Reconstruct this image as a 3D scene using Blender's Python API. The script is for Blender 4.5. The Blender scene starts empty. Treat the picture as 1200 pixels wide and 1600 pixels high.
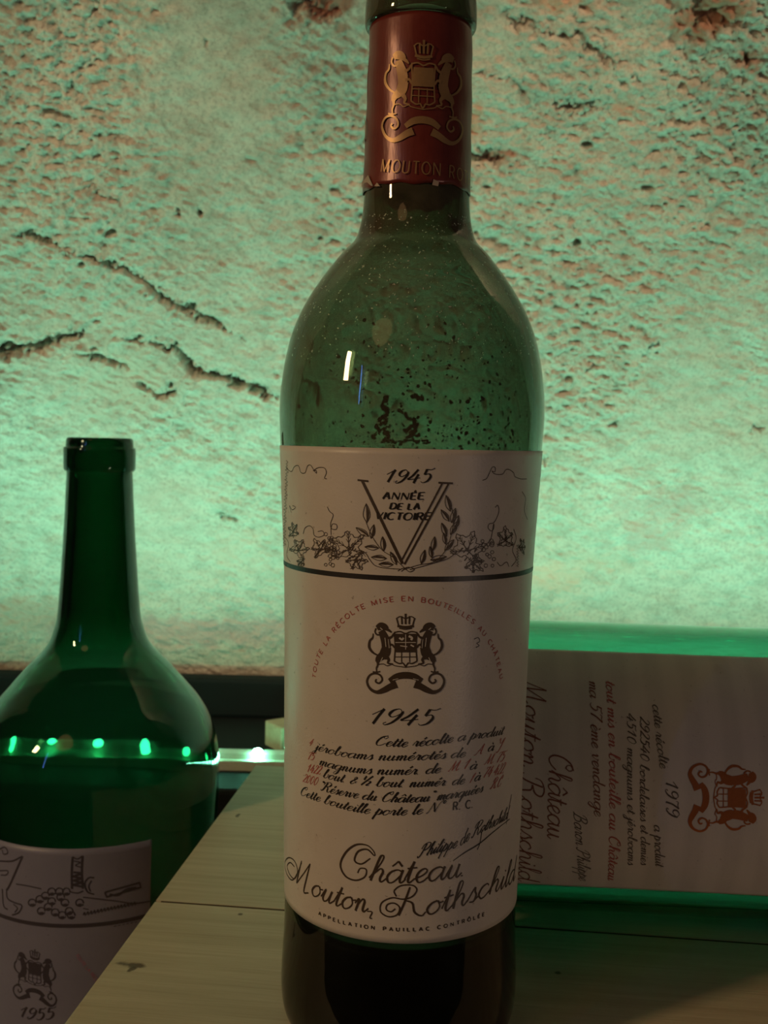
import bpy, math, random
import numpy as np
from mathutils import Vector, Matrix
random.seed(7); rng = np.random.default_rng(7)
C = bpy.context.scene.collection
SC = bpy.context.scene

# ------------------------------------------------------------------ camera
F = 1600.0
PITCH = math.radians(3.9); ROLL = math.radians(1.27)
CAM = np.array([-.0068, -.30, .1745])
FW = np.array([0, math.cos(PITCH), -math.sin(PITCH)])
RT = np.array([1.0, 0, 0]); UP = np.cross(RT, FW)
cd = bpy.data.cameras.new('camera'); cam = bpy.data.objects.new('camera', cd); C.objects.link(cam)
cd.sensor_fit = 'VERTICAL'; cd.sensor_height = 36; cd.lens = 36
cd.clip_start = .01; cd.clip_end = 20
rr = RT * math.cos(ROLL) + UP * math.sin(ROLL); uu = -RT * math.sin(ROLL) + UP * math.cos(ROLL)
cam.matrix_world = Matrix(((rr[0], uu[0], -FW[0], CAM[0]), (rr[1], uu[1], -FW[1], CAM[1]),
                           (rr[2], uu[2], -FW[2], CAM[2]), (0, 0, 0, 1)))
cd.dof.use_dof = True; cd.dof.focus_distance = .275; cd.dof.aperture_fstop = 34
SC.camera = cam

# ------------------------------------------------------------------ world, colour management
w = bpy.data.worlds.new('world'); SC.world = w; w.use_nodes = True
w.node_tree.nodes['Background'].inputs[0].default_value = (.80, .72, .66, 1)
w.node_tree.nodes['Background'].inputs[1].default_value = .018
SC.view_settings.view_transform = 'Standard'; SC.view_settings.look = 'None'
SC.view_settings.gamma = 1; SC.view_settings.use_curve_mapping = False
SC.view_settings.exposure = 0
SC.cycles.max_bounces = 14; SC.cycles.transmission_bounces = 12; SC.cycles.glossy_bounces = 5
SC.cycles.diffuse_bounces = 3; SC.cycles.caustics_refractive = True; SC.cycles.blur_glossy = 1.0; SC.cycles.caustics_reflective = False
SC.cycles.sample_clamp_indirect = 4; SC.cycles.use_denoising = True

# ------------------------------------------------------------------ lights
def light(name, typ, loc, col, power, aim=None, **kw):
    ld = bpy.data.lights.new(name, typ); ld.color = col; ld.energy = power
    for k, v in kw.items(): setattr(ld, k, v)
    o = bpy.data.objects.new(name, ld); C.objects.link(o); o.location = loc
    if aim is not None:
        d = Vector(aim) - Vector(loc); o.rotation_euler = d.to_track_quat('-Z', 'Y').to_euler()
    return o
STRIP_Y, STRIP_Z = .370, -.030
light('led_strip_light', 'AREA', (.02, STRIP_Y + .004, STRIP_Z + .012), (.35, 1.0, .73), 2.6,
      aim=(.02, STRIP_Y + .40, 1.0), shape='RECTANGLE', size=1.7, size_y=.008, spread=math.radians(138))
light('room_lamp', 'AREA', (-1.05, -.62, .60), (1.0, .68, .34), 4.8, aim=(0, 0, .1), shape='RECTANGLE', size=.10, size_y=.20)
light('neon_blue', 'AREA', (-.86, -.86, .42), (.12, .30, 1.0), .22, aim=(0, 0, .15), shape='RECTANGLE', size=.015, size_y=.34)
light('room_ceiling_lamp', 'AREA', (-.62, -.98, 1.02), (1.0, .52, .20), .40, aim=(0, 0, .1), shape='DISK', size=.42)
light('room_fill', 'AREA', (1.05, -.90, -.11), (1.0, .76, .60), 1.3, aim=(.05, .05, .05), shape='DISK', size=.12)  # added fill light low at the right, brightens the labels
# added warm spots above the view, imitating bands of coloured light on the plaster
light('added_spot_right', 'SPOT', (.50, -.02, .78), (1.0, .76, .50), 9.0, aim=(.36, .36, .56), spot_size=math.radians(60), spot_blend=.10, shadow_soft_size=.004)
light('added_spot_left', 'SPOT', (-.42, -.10, .72), (1.0, .80, .52), 3.4, aim=(-.17, .44, .34), spot_size=math.radians(50), spot_blend=.45, shadow_soft_size=.008)
light('added_spot_middle', 'SPOT', (.05, -.06, .64), (1.0, .74, .48), 3.2, aim=(.125, .50, .19), spot_size=math.radians(32), spot_blend=.5, shadow_soft_size=.008)
light('added_spot_low', 'SPOT', (-.30, -.06, .64), (1.0, .74, .48), 3.0, aim=(-.085, .52, .15), spot_size=math.radians(30), spot_blend=.35, shadow_soft_size=.008)

# ------------------------------------------------------------------ measuring rays
def ray(x, y):
    a = x - 600; b = 800 - y
    d = FW * F + rr * a + uu * b
    return d / np.linalg.norm(d)
def on_plane_y(x, y, Y):
    d = ray(x, y); return CAM + d * (Y - CAM[1]) / d[1]

# ------------------------------------------------------------------ object helpers
def setp(o, label=None, cat=None, group=None, kind=None):
    if label: o['label'] = label
    if cat: o['category'] = cat
    if group: o['group'] = group
    if kind: o['kind'] = kind
    return o
def empty(name, loc, rot=(0, 0, 0), **k):
    o = bpy.data.objects.new(name, None); C.objects.link(o); o.location = loc; o.rotation_euler = rot
    o.empty_display_size = .02; return setp(o, **k)
def mesh(name, verts, faces, mat, parent=None, smooth=True, **k):
    me = bpy.data.meshes.new(name); me.from_pydata([tuple(v) for v in verts], [], faces)
    if smooth: me.polygons.foreach_set('use_smooth', [True] * len(me.polygons))
    me.materials.append(mat); me.update()
    o = bpy.data.objects.new(name, me); C.objects.link(o)
    if parent is not None: o.parent = parent
    return setp(o, **k)
def lathe(pts, n=128):
    V = []; Fc = []; m = len(pts)
    for (r, z) in pts:
        for i in range(n):
            a = 2 * math.pi * i / n; V.append((max(r, 1e-5) * math.cos(a), max(r, 1e-5) * math.sin(a), z))
    for j in range(m - 1):
        for i in range(n):
            k = (i + 1) % n; Fc.append((j * n + i, j * n + k, (j + 1) * n + k, (j + 1) * n + i))
    Fc.append(tuple(range(n - 1, -1, -1))); Fc.append(tuple((m - 1) * n + i for i in range(n)))
    return V, Fc
def crom(P, step):
    """Catmull-Rom through P (list of tuples, any dim), samples about `step` apart"""
    P = [np.array(p, float) for p in P]
    if len(P) == 2:
        n = max(2, int(np.linalg.norm(P[1] - P[0]) / step) + 1)
        return [P[0] + (P[1] - P[0]) * t for t in np.linspace(0, 1, n)]
    Q = [2 * P[0] - P[1]] + P + [2 * P[-1] - P[-2]]; out = []
    for i in range(1, len(Q) - 2):
        p0, p1, p2, p3 = Q[i - 1:i + 3]
        n = max(3, int(np.linalg.norm((p2 - p1)[:2]) / step) + 1)
        for t in np.linspace(0, 1, n, endpoint=False):
            out.append(.5 * ((2 * p1) + (-p0 + p2) * t + (2 * p0 - 5 * p1 + 4 * p2 - p3) * t * t + (-p0 + 3 * p1 - 3 * p2 + p3) * t ** 3))
    out.append(P[-1]); return out

# ------------------------------------------------------------------ materials
class NT:
    def __init__(s, name):
        s.m = bpy.data.materials.new(name); s.m.use_nodes = True; s.t = s.m.node_tree; s.t.nodes.clear()
        s.out = s.n('ShaderNodeOutputMaterial')
    def n(s, typ, **k):
        o = s.t.nodes.new(typ)
        for a, v in k.items(): setattr(o, a, v)
        return o
    def l(s, a, b): s.t.links.new(a, b)
    def ramp(s, src, stops, interp='LINEAR'):
        r = s.n('ShaderNodeValToRGB'); r.color_ramp.interpolation = interp
        e = r.color_ramp.elements
        while len(e) < len(stops): e.new(.5)
        for i, (p, c) in enumerate(stops):
            e[i].position = p; e[i].color = (*c, 1) if len(c) == 3 else c
        s.l(src, r.inputs[0]); return r.outputs[0]
    def noise(s, vec, scale, detail=4, rough=.55, dist=0):
        o = s.n('ShaderNodeTexNoise'); o.inputs['Scale'].default_value = scale; o.inputs['Detail'].default_value = detail
        o.inputs['Roughness'].default_value = rough; o.inputs['Distortion'].default_value = dist
        if vec is not None: s.l(vec, o.inputs['Vector'])
        return o.outputs[0]
    def mapping(s, vec, scale=(1, 1, 1), rot=(0, 0, 0), loc=(0, 0, 0)):
        o = s.n('ShaderNodeMapping'); o.inputs['Scale'].default_value = scale; o.inputs['Rotation'].default_value = rot
        o.inputs['Location'].default_value = loc; s.l(vec, o.inputs[0]); return o.outputs[0]
    def mix(s, f, a, b, typ='MIX'):
        o = s.n('ShaderNodeMix', data_type='RGBA', blend_type=typ)
        for inp, v in ((o.inputs[0], f), (o.inputs[6], a), (o.inputs[7], b)):
            if hasattr(v, 'links') or hasattr(v, 'is_linked'): s.l(v, inp)
            else: inp.default_value = v if isinstance(v, (int, float)) else ((*v, 1) if len(v) == 3 else v)
        return o.outputs[2]
    def bsdf(s, base=None, rough=.5, metal=0, spec=.5, bump=None, bstr=.3, bdist=.001, coat=0, sub=0):
        b = s.n('ShaderNodeBsdfPrincipled')
        if base is not None:
            if hasattr(base, 'is_linked'): s.l(base, b.inputs['Base Color'])
            else: b.inputs['Base Color'].default_value = (*base, 1)
        if hasattr(rough, 'is_linked'): s.l(rough, b.inputs['Roughness'])
        else: b.inputs['Roughness'].default_value = rough
        b.inputs['Metallic'].default_value = metal; b.inputs['Specular IOR Level'].default_value = spec
        b.inputs['Coat Weight'].default_value = coat
        if bump is not None:
            bp = s.n('ShaderNodeBump'); bp.inputs['Strength'].default_value = bstr; bp.inputs['Distance'].default_value = bdist
            s.l(bump, bp.inputs['Height']); s.l(bp.outputs[0], b.inputs['Normal'])
        s.l(b.outputs[0], s.out.inputs[0]); return b
    def coord(s, k='Object'): return s.n('ShaderNodeTexCoord').outputs[k]

def glass_mat(name, absorb, density, rough=0.0, smear=0.0, film=0.0):
    t = NT(name); g = t.n('ShaderNodeBsdfGlass'); g.inputs['IOR'].default_value = 1.5
    g.inputs['Color'].default_value = (1, 1, 1, 1); g.inputs['Roughness'].default_value = rough
    co = t.coord(); nz = t.noise(t.mapping(co, (1, 1, .35)), 55, 3)
    bp = t.n('ShaderNodeBump'); bp.inputs['Strength'].default_value = .10; bp.inputs['Distance'].default_value = .0006
    t.l(nz, bp.inputs['Height']); t.l(bp.outputs[0], g.inputs['Normal'])
    if smear > 0:   # a film of cellar dust on the outside
        d = t.n('ShaderNodeBsdfDiffuse'); d.inputs['Color'].default_value = (.42, .35, .20, 1)
        f = t.ramp(t.noise(co, 70, 8, .75), [(.35, (smear * .35,) * 3), (.75, (smear,) * 3)])
        sp = t.n('ShaderNodeSeparateXYZ'); t.l(co, sp.inputs[0]); hz = t.ramp(sp.outputs[2], [(.03, (.05,) * 3), (.20, (1,) * 3)])
        f = t.mix(1.0, f, hz, 'MULTIPLY')
        mx = t.n('ShaderNodeMixShader'); t.l(f, mx.inputs[0]); t.l(g.outputs[0], mx.inputs[1]); t.l(d.outputs[0], mx.inputs[2])
        t.l(mx.outputs[0], t.out.inputs[0])
    elif film > 0:  # dried, slightly milky film on the glass
        d = t.n('ShaderNodeBsdfTranslucent'); d.inputs['Color'].default_value = (.75, .8, .72, 1)
        mx = t.n('ShaderNodeMixShader'); mx.inputs[0].default_value = film; t.l(g.outputs[0], mx.inputs[1]); t.l(d.outputs[0], mx.inputs[2])
        t.l(mx.outputs[0], t.out.inputs[0])
    else: t.l(g.outputs[0], t.out.inputs[0])
    v = t.n('ShaderNodeVolumeAbsorption'); v.inputs['Color'].default_value = (*absorb, 1); v.inputs['Density'].default_value = density
    t.l(v.outputs[0], t.out.inputs[1]); return t.m

def plain(name, col, rough=.5, metal=0, spec=.5, coat=0):
    t = NT(name); co = t.coord(); n = t.noise(co, 900, 3)
    c = t.mix(n, tuple(x * .86 for x in col), tuple(min(1, x * 1.12) for x in col))
    t.bsdf(c, rough, metal, spec, coat=coat); return t.m

def paper_mat(name, c0, c1, stain, rough=.42, bands=0):
    t = NT(name); co = t.coord()
    a = t.noise(co, 45, 6, .65); c = t.mix(t.ramp(a, [(.3, (0,) * 3), (.7, (1,) * 3)]), c0, c1)
    s = t.noise(t.mapping(co, (1, 1, 1), loc=(3, 1, 2)), 110, 5, .7)
    c = t.mix(t.ramp(s, [(.62, (0,) * 3), (.80, (.45,) * 3)]), c, stain)
    d = t.noise(co, 900, 2, .5)
    c = t.mix(t.ramp(d, [(.70, (0,) * 3), (.76, (.5,) * 3)]), c, tuple(x * .45 for x in stain))
    if bands:
        wv = t.n('ShaderNodeTexWave', bands_direction='Z', wave_type='BANDS'); wv.inputs['Scale'].default_value = bands
        wv.inputs['Distortion'].default_value = .6; t.l(co, wv.inputs[0])
        c = t.mix(t.ramp(wv.outputs[1], [(.2, (0,) * 3), (.8, (.22,) * 3)]), c, tuple(min(1, x * 1.35) for x in c1))
    t.bsdf(c, rough, spec=.45, bump=t.noise(co, 1500, 3), bstr=.25, bdist=.0002); return t.m

M = {}
M['glass_main'] = glass_mat('olive_glass', (.18, .38, .21), 480, smear=.20)
M['glass_left'] = glass_mat('emerald_glass', (.02, .52, .33), 680, film=.10)
M['glass_right'] = glass_mat('pale_green_glass', (.02, .78, .62), 330)
M['paper_main'] = paper_mat('aged_label_paper', (.60, .53, .46), (.67, .60, .53), (.42, .29, .20), rough=.40)
M['paper_left'] = paper_mat('shaded_mauve_paper', (.22, .215, .30), (.25, .245, .33), (.22, .14, .19))  # dim bluish shade put into the paper colour
M['paper_right'] = paper_mat('banded_label_paper', (.62, .56, .48), (.68, .61, .53), (.48, .36, .27), bands=26)
M['ink_black'] = plain('black_ink', (.022, .016, .012), .45)
M['ink_brown'] = plain('brown_ink', (.060, .036, .020), .5)
M['ink_red'] = plain('red_ink', (.42, .09, .07), .5)
M['ink_blur'] = plain('grey_ink', (.06, .05, .065), .5)
M['ink_rust'] = plain('rust_ink', (.22, .07, .035), .5)
M['copper'] = plain('copper_print', (.55, .17, .06), .34, .55)
M['gold'] = plain('gold_print', (.40, .23, .10), .40, .45)
t = NT('oxblood_capsule'); co = t.coord()
c = t.mix(t.ramp(t.noise(co, 120, 6, .7), [(.35, (0,) * 3), (.75, (1,) * 3)]), (.155, .022, .016), (.215, .036, .024))
t.bsdf(c, .33, .15, .6, bump=t.noise(t.mapping(co, (1, 1, .25)), 160, 4), bstr=.35, bdist=.0008); M['capsule'] = t.m
M['torn'] = plain('torn_backing', (.45, .33, .25), .7)
M['sediment'] = plain('dark_sediment', (.012, .012, .008), .8)
M['dust'] = plain('pale_dust', (.45, .45, .36), .9)
M['channel'] = plain('pale_strip_channel', (.55, .55, .44), .5)
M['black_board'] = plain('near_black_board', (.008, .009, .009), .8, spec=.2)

def wood(name, seed, c0, c1, c2, marks=()):
    t = NT(name); co = t.coord()
    st = t.mapping(co, (1.3, 26, 26), loc=(seed, seed * .7, 0))
    a = t.noise(st, 9, 7, .62, .25)
    b = t.noise(t.mapping(co, (2.0, 90, 90), loc=(seed * 2, 0, 0)), 12, 5, .6)
    big = t.noise(t.mapping(co, (1.2, 5, 5), loc=(0, seed, 0)), 5, 3)
    c = t.mix(t.ramp(a, [(.32, (0,) * 3), (.66, (1,) * 3)]), c0, c1)
    c = t.mix(t.ramp(b, [(.52, (0,) * 3), (.74, (.55,) * 3)]), c, c2)
    c = t.mix(t.ramp(big, [(.4, (0,) * 3), (.7, (.35,) * 3)]), c, tuple(x * .8 for x in c0))
    for (mx, my, sx, sy) in marks:      # small knots and dents in the board
        mp = t.mapping(co, (1 / sx, 1 / sy, 0), loc=(-mx / sx, -my / sy, 0))
        ad = t.n('ShaderNodeVectorMath', operation='ADD'); nv = t.n('ShaderNodeTexNoise'); nv.inputs['Scale'].default_value = 260
        t.l(co, nv.inputs['Vector']); sc_ = t.n('ShaderNodeVectorMath', operation='MULTIPLY_ADD')
        t.l(nv.outputs[1], sc_.inputs[0]); sc_.inputs[1].default_value = (1.6, 1.6, 0); sc_.inputs[2].default_value = (-.8, -.8, 0)
        t.l(mp, ad.inputs[0]); t.l(sc_.outputs[0], ad.inputs[1])
        ln = t.n('ShaderNodeVectorMath', operation='LENGTH'); t.l(ad.outputs[0], ln.inputs[0])
        c = t.mix(t.ramp(ln.outputs['Value'], [(.55, (.85,) * 3), (1.0, (0,) * 3)]), c, (.07, .035, .02))
    t.bsdf(c, .55, spec=.35, bump=b, bstr=.35, bdist=.0006); return t.m

# ------------------------------------------------------------------ setting: plastered cellar wall
def wall_y(z): return .520 - .62 * np.maximum(0, z - .02) ** 1.45
def fbm(X, Z, f0, octv, ax=1., az=1., gain=.55, seed=0, rot=0):
    r_ = np.random.default_rng(seed); out = np.zeros_like(X); amp = 1.; f_ = f0
    cr, sr = math.cos(rot), math.sin(rot); XX = (X * cr + Z * sr) * ax; ZZ = (-X * sr + Z * cr) * az
    for k in range(octv):
        T = r_.standard_normal((256, 256))
        px = XX * f_ + 37.1 * k; pz = ZZ * f_ + 11.7 * k
        ix = np.floor(px).astype(int); iz = np.floor(pz).astype(int); fx = px - ix; fz = pz - iz
        fx = fx * fx * (3 - 2 * fx); fz = fz * fz * (3 - 2 * fz)
        g = lambda a, b: T[(ix + a) & 255, (iz + b) & 255]
        out += amp * ((g(0, 0) * (1 - fx) + g(1, 0) * fx) * (1 - fz) + (g(0, 1) * (1 - fx) + g(1, 1) * fx) * fz)
        amp *= gain; f_ *= 2.03
    return out
def build_wall():
    xs = np.concatenate([np.linspace(-.95, -.36, 50, endpoint=False), np.linspace(-.36, .36, 940, endpoint=False), np.linspace(.36, .95, 51)])
    zs = np.concatenate([np.linspace(-.20, -.03, 14, endpoint=False), np.linspace(-.03, .50, 700, endpoint=False), np.linspace(.50, .72, 28)])
    X, Z = np.meshgrid(xs, zs)
    D = np.zeros_like(X)                                   # height out of the wall, metres
    big = fbm(X, Z, 5, 3, seed=1); D += .0035 * big
    mid = fbm(X, Z, 50, 3, ax=.8, az=1.2, seed=2, rot=-.25)
    coarse = fbm(X, Z, 215, 4, ax=.75, az=1.25, gain=.66, seed=3, rot=-.2)
    rough_mask = np.clip(.55 + .5 * fbm(X, Z, 9, 2, seed=4) + 1.6 * (Z - .12), .22, 1.35)
    D += .0007 * mid + .00066 * coarse * rough_mask
    ridg = 1 - np.abs(fbm(X, Z, 150, 4, ax=.65, az=1.4, seed=5, rot=-.3)); D += .0008 * np.minimum(ridg, .6) * rough_mask
    # pits
    pit = fbm(X, Z, 130, 2, ax=.7, az=1.2, seed=6); D -= .0050 * np.clip(pit - 2.3, 0, 1.0) * np.clip(rough_mask, .3, 1)
    # cracks and trowel gashes, traced on the wall
    def crack(P, wid, dep):
        nonlocal D
        pts = []
        for (x, y) in P:
            Y = .5
            for _ in range(6):
                p = on_plane_y(x, y, Y); Y = float(wall_y(np.array(p[2])))
            pts.append((p[0], p[2]))
        pts = [np.array(p) for p in pts]
        lo = np.min(pts, 0) - .02; hi = np.max(pts, 0) + .02
        jx = np.where((xs > lo[0]) & (xs < hi[0]))[0]; jz = np.where((zs > lo[1]) & (zs < hi[1]))[0]
        if len(jx) == 0 or len(jz) == 0: return
        sl = np.ix_(jz, jx); x_ = X[sl]; z_ = Z[sl]
        wob = .0016 * fbm(x_, z_, 130, 4, gain=.7, seed=8); z2 = z_ + wob
        best = np.full(x_.shape, 9.); bt = np.zeros(x_.shape); n = len(pts) - 1
        for i in range(n):
            a, b = pts[i], pts[i + 1]; ab = b - a; t_ = np.clip(((x_ - a[0]) * ab[0] + (z2 - a[1]) * ab[1]) / (ab @ ab), 0, 1)
            d = np.hypot(x_ - a[0] - t_ * ab[0], z2 - a[1] - t_ * ab[1]); m_ = d < best
            best[m_] = d[m_]; bt[m_] = ((i + t_) / n)[m_]
        taper = np.clip(np.minimum(bt, 1 - bt) * 6 + .25, 0, 1); brk = np.clip(1.0 + .55 * fbm(x_, z_, 60, 2, seed=9), .1, 1.5)
        ww = .72 * wid * taper * brk
        D[sl] -= dep * np.exp(-(best / np.maximum(ww, 1e-4)) ** 2) * taper * brk
    crack([(-20, 548), (40, 543), (95, 533), (130, 520)], .0030, .010)
    crack([(95, 545), (150, 562), (200, 575)], .0016, .005)
    crack([(190, 530), (235, 536), (275, 548), (300, 575), (350, 592), (395, 606), (440, 622)], .0026, .009)
    crack([(360, 598), (400, 598), (430, 612)], .0013, .004)
    crack([(20, 362), (60, 365), (110, 392), (170, 412), (215, 432), (265, 470), (330, 500), (385, 530)], .0022, .006)
    crack([(210, 600), (250, 622), (275, 605)], .0022, .006)
    crack([(100, 270), (150, 290), (200, 320)], .0014, .0035); crack([(340, 808), (375, 815), (405, 830)], .0018, .005)
    crack([(700, 225), (740, 245), (790, 250)], .0028, .0050); crack([(740, 115), (800, 120), (830, 160)], .0030, .0035)
    crack([(780, 20), (850, 45), (905, 60), (960, 100), (1010, 130)], .0022, .0030)
    crack([(1080, 0), (1110, 20), (1150, 40)], .004, .005); crack([(440, 0), (490, 15), (540, 20)], .005, .005)
    crack([(1160, 100), (1180, 90)], .003, .006); crack([(860, 165), (890, 160), (945, 165)], .0028, .005)
    crack([(915, 582), (932, 574)], .0018, .006); crack([(1165, 675), (1195, 668)], .0016, .004)
    crack([(1012, 541), (1030, 541)], .0012, .004); crack([(950, 665), (965, 662)], .0013, .004); crack([(850, 718), (862, 716)], .0018, .005)
    crack([(112, 130), (120, 132)], .0022, .006); crack([(320, 62), (326, 66)], .0020, .005); crack([(278, 335), (284, 335)], .0016, .005); crack([(310, 335), (318, 335)], .0016, .005)
    Y0 = wall_y(Z); dy = -.62 * 1.45 * np.maximum(0, Z - .02) ** .45; nl = np.sqrt(1 + dy * dy)
    # outward normal (toward the room): (0, -1, dy) / nl
    PX = X; PY = Y0 - D / nl; PZ = Z + D * dy / nl
    nx, nz = len(xs), len(zs)
    co = np.stack([PX, PY, PZ], -1).reshape(-1, 3).astype(np.float32)
    i = np.arange(nz - 1)[:, None] * nx + np.arange(nx - 1)[None, :]
    q = np.stack([i, i + 1, i + 1 + nx, i + nx], -1).reshape(-1, 4).astype(np.int32)
    me = bpy.data.meshes.new('wall_back'); me.vertices.add(len(co)); me.vertices.foreach_set('co', co.ravel())
    me.loops.add(q.size); me.loops.foreach_set('vertex_index', q.ravel())
    me.polygons.add(len(q)); me.polygons.foreach_set('loop_start', np.arange(0, q.size, 4, dtype=np.int32))
    me.update(calc_edges=True); me.polygons.foreach_set('use_smooth', np.ones(len(q), bool))
    me.materials.append(M['plaster']); o = bpy.data.objects.new('wall_back', me); C.objects.link(o)
    setp(o, kind='structure'); return o
t = NT('lime_plaster'); co = t.coord()
a = t.noise(co, 6, 5, .6); b = t.noise(t.mapping(co, (1, 1, 1.6)), 60, 6, .7); g_ = t.noise(co, 420, 4, .7)
c = t.mix(t.ramp(a, [(.36, (0,) * 3), (.62, (1,) * 3)]), (.56, .48, .38), (.62, .58, .47))
c = t.mix(t.ramp(b, [(.35, (.6,) * 3), (.55, (0,) * 3)]), c, (.36, .32, .25))
c = t.mix(t.ramp(g_, [(.35, (.65,) * 3), (.5, (0,) * 3)]), c, (.34, .29, .23))
pk = t.noise(t.mapping(co, (1, 1, 1.3), loc=(4, 0, 1)), 13, 5, .65)
c = t.mix(t.ramp(pk, [(.58, (0,) * 3), (.72, (.5,) * 3)]), c, (.58, .42, .34))
def patch(c, x, z, rx, rz, col, amt):       # brick showing through the plaster, a stain with its own outline
    mp = t.mapping(co, (1 / rx, 0, 1 / rz), loc=(-x / rx, 0, -z / rz)); nv = t.n('ShaderNodeTexNoise'); nv.inputs['Scale'].default_value = 75; nv.inputs['Detail'].default_value = 5
    t.l(co, nv.inputs['Vector']); ad = t.n('ShaderNodeVectorMath', operation='MULTIPLY_ADD'); t.l(nv.outputs[1], ad.inputs[0])
    ad.inputs[1].default_value = (2.2, 0, 2.2); t.l(mp, ad.inputs[2])
    sb = t.n('ShaderNodeVectorMath', operation='SUBTRACT'); t.l(ad.outputs[0], sb.inputs[0]); sb.inputs[1].default_value = (1.1, 0, 1.1)
    ln = t.n('ShaderNodeVectorMath', operation='LENGTH'); t.l(sb.outputs[0], ln.inputs[0])
    return t.mix(t.ramp(ln.outputs['Value'], [(.5, (amt,) * 3), (1.1, (0,) * 3)]), c, col)
def wall_pt(x, y):
    Y = .5
    for _ in range(6): p = on_plane_y(x, y, Y); Y = float(wall_y(np.array(p[2])))
    return p[0], p[2]
for (px, py, rx, rz, col, amt) in [(515, 8, .026, .012, (.36, .15, .10), .9), (1110, 18, .030, .016, (.46, .19, .11), .8),
        (1172, 95, .009, .010, (.44, .20, .13), .7), (735, 185, .012, .010, (.60, .28, .18), .7), (780, 240, .014, .004, (.40, .16, .10), .8),
        (880, 5, .02, .006, (.62, .26, .15), .6), (1030, 790, .045, .020, (.55, .36, .30), .6), (1005, 840, .03, .016, (.55, .36, .30), .55),
        (860, 900, .03, .014, (.70, .45, .34), .6), (940, 880, .03, .012, (.66, .45, .34), .4), (375, 860, .03, .02, (.66, .46, .36), .4),
        (330, 985, .16, .016, (.52, .30, .27), .6), (30, 960, .06, .02, (.50, .34, .26), .6), (190, 600, .05, .03, (.56, .47, .36), .5), (980, 170, .012, .006, (.6, .28, .18), .5)]:
    wx, wz = wall_pt(px, py); c = patch(c, wx, wz, rx, rz, col, amt)
t.bsdf(c, .92, spec=.15, bump=t.noise(t.mapping(co, (1, 1, 1.5)), 380, 8, .78), bstr=.8, bdist=.0020)
M['plaster'] = t.m
build_wall()
def box(x0, x1, y0, y1, z0, z1, bev=0):
    V = [(x, y, z) for z in (z0, z1) for y in (y0, y1) for x in (x0, x1)]
    Fc = [(0, 2, 3, 1), (4, 5, 7, 6), (0, 1, 5, 4), (2, 6, 7, 3), (0, 4, 6, 2), (1, 3, 7, 5)]
    return V, Fc
def bevel(o, w_, seg=2):
    m_ = o.modifiers.new('bevel', 'BEVEL'); m_.width = w_; m_.segments = seg; m_.limit_method = 'ANGLE'; return o
FLOOR = -.178
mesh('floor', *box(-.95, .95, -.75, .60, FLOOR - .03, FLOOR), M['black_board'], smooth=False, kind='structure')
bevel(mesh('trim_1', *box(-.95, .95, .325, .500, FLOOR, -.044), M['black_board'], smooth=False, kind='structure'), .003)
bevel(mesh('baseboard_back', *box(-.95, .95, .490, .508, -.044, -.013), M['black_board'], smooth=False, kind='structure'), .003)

# ------------------------------------------------------------------ LED strip on the ledge
strip = empty('led_strip', (0, STRIP_Y, -.044), label='strip of glowing green LEDs in a pale channel behind the crate', cat='led strip')
bevel(mesh('channel', *box(-.85, .85, -.004, .005, 0, .011), M['channel'], strip, smooth=False), .0006)
bevel(mesh('channel_lip', *box(-.85, .85, -.0085, -.004, 0, .007), M['channel'], strip, smooth=False), .0006)
t = NT('led_glow'); em = t.n('ShaderNodeEmission'); em.inputs[0].default_value = (.22, 1.0, .62, 1); em.inputs[1].default_value = 130
t.l(em.outputs[0], t.out.inputs[0]); M['led'] = t.m
def dome(r, h, n=12, m=4):
    return lathe([(r, 0)] + [(r * math.cos(a), h * math.sin(a)) for a in np.linspace(.15, 1.5, m)], n)
v_, f_ = dome(.0036, .0030)
led0 = None
for k in range(46):
    x = -.80 + k * .0352 + .009
    if led0 is None: led0 = mesh('led', v_, f_, M['led'], strip); o = led0
    else: o = led0.copy(); C.objects.link(o); o.parent = strip
    o.location = (x, -.0040, .0110); o.rotation_euler = (.5, 0, 0)

# ------------------------------------------------------------------ wooden crate
YAW = math.radians(-6.0); e1 = np.array([math.cos(YAW), math.sin(YAW)]); e2 = np.array([-math.sin(YAW), math.cos(YAW)])
corner = np.array([-.0724, .2400])
def crate_local(x, y): return float(np.array([x, y]) @ e1), float(np.array([x, y]) @ e2)
cx0, cyb = crate_local(*corner)
crate = empty('wooden_crate', (0, 0, FLOOR), (0, 0, YAW), label='pale pine wooden crate carrying the two bottles on its plank top', cat='crate')
H = -FLOOR; cx1 = cx0 + .56; joint = .0655
def gp(x, y):                                             # photo point on the crate top, in crate axes
    d = ray(x, y); p = CAM + d * (0 - CAM[2]) / d[2]; return crate_local(p[0], p[1])
k1 = gp(208, 1508); k2 = gp(376, 1428); k3 = gp(872, 1520); k4 = gp(372, 1274)
planks = [(joint, cyb, [(*k4, .0012, .003)]), (joint - .118, joint, [(*k1, .0060, .0022), (k1[0] + .0005, k1[1] - .0025, .0015, .002), (*k2, .0010, .0012), (*k3, .0012, .0011)])]
for i, (ya, yb, marks) in enumerate(planks):
    m_ = wood('pine_%s' % 'abc'[i], 3.1 + 4.7 * i, (.50, .39, .26), (.64, .53, .38), (.40, .28, .18), marks)
    bevel(mesh('plank', *box(cx0, cx1, ya + .0007, yb - .0007, H - .012, H), m_, crate, smooth=False), .0001, 1)
mesh('joint_shade_strip', *box(cx0 + .002, cx1 - .002, joint - .00075, joint + .00075, H - .0115, H - .0002), plain('joint_shade', (.045, .025, .014), .9, spec=.1), crate, smooth=False)  # dark strip set in the plank gap, stands in for its shade
mw = wood('pine_side', 21., (.42, .31, .19), (.54, .42, .27), (.36, .24, .14))
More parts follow.
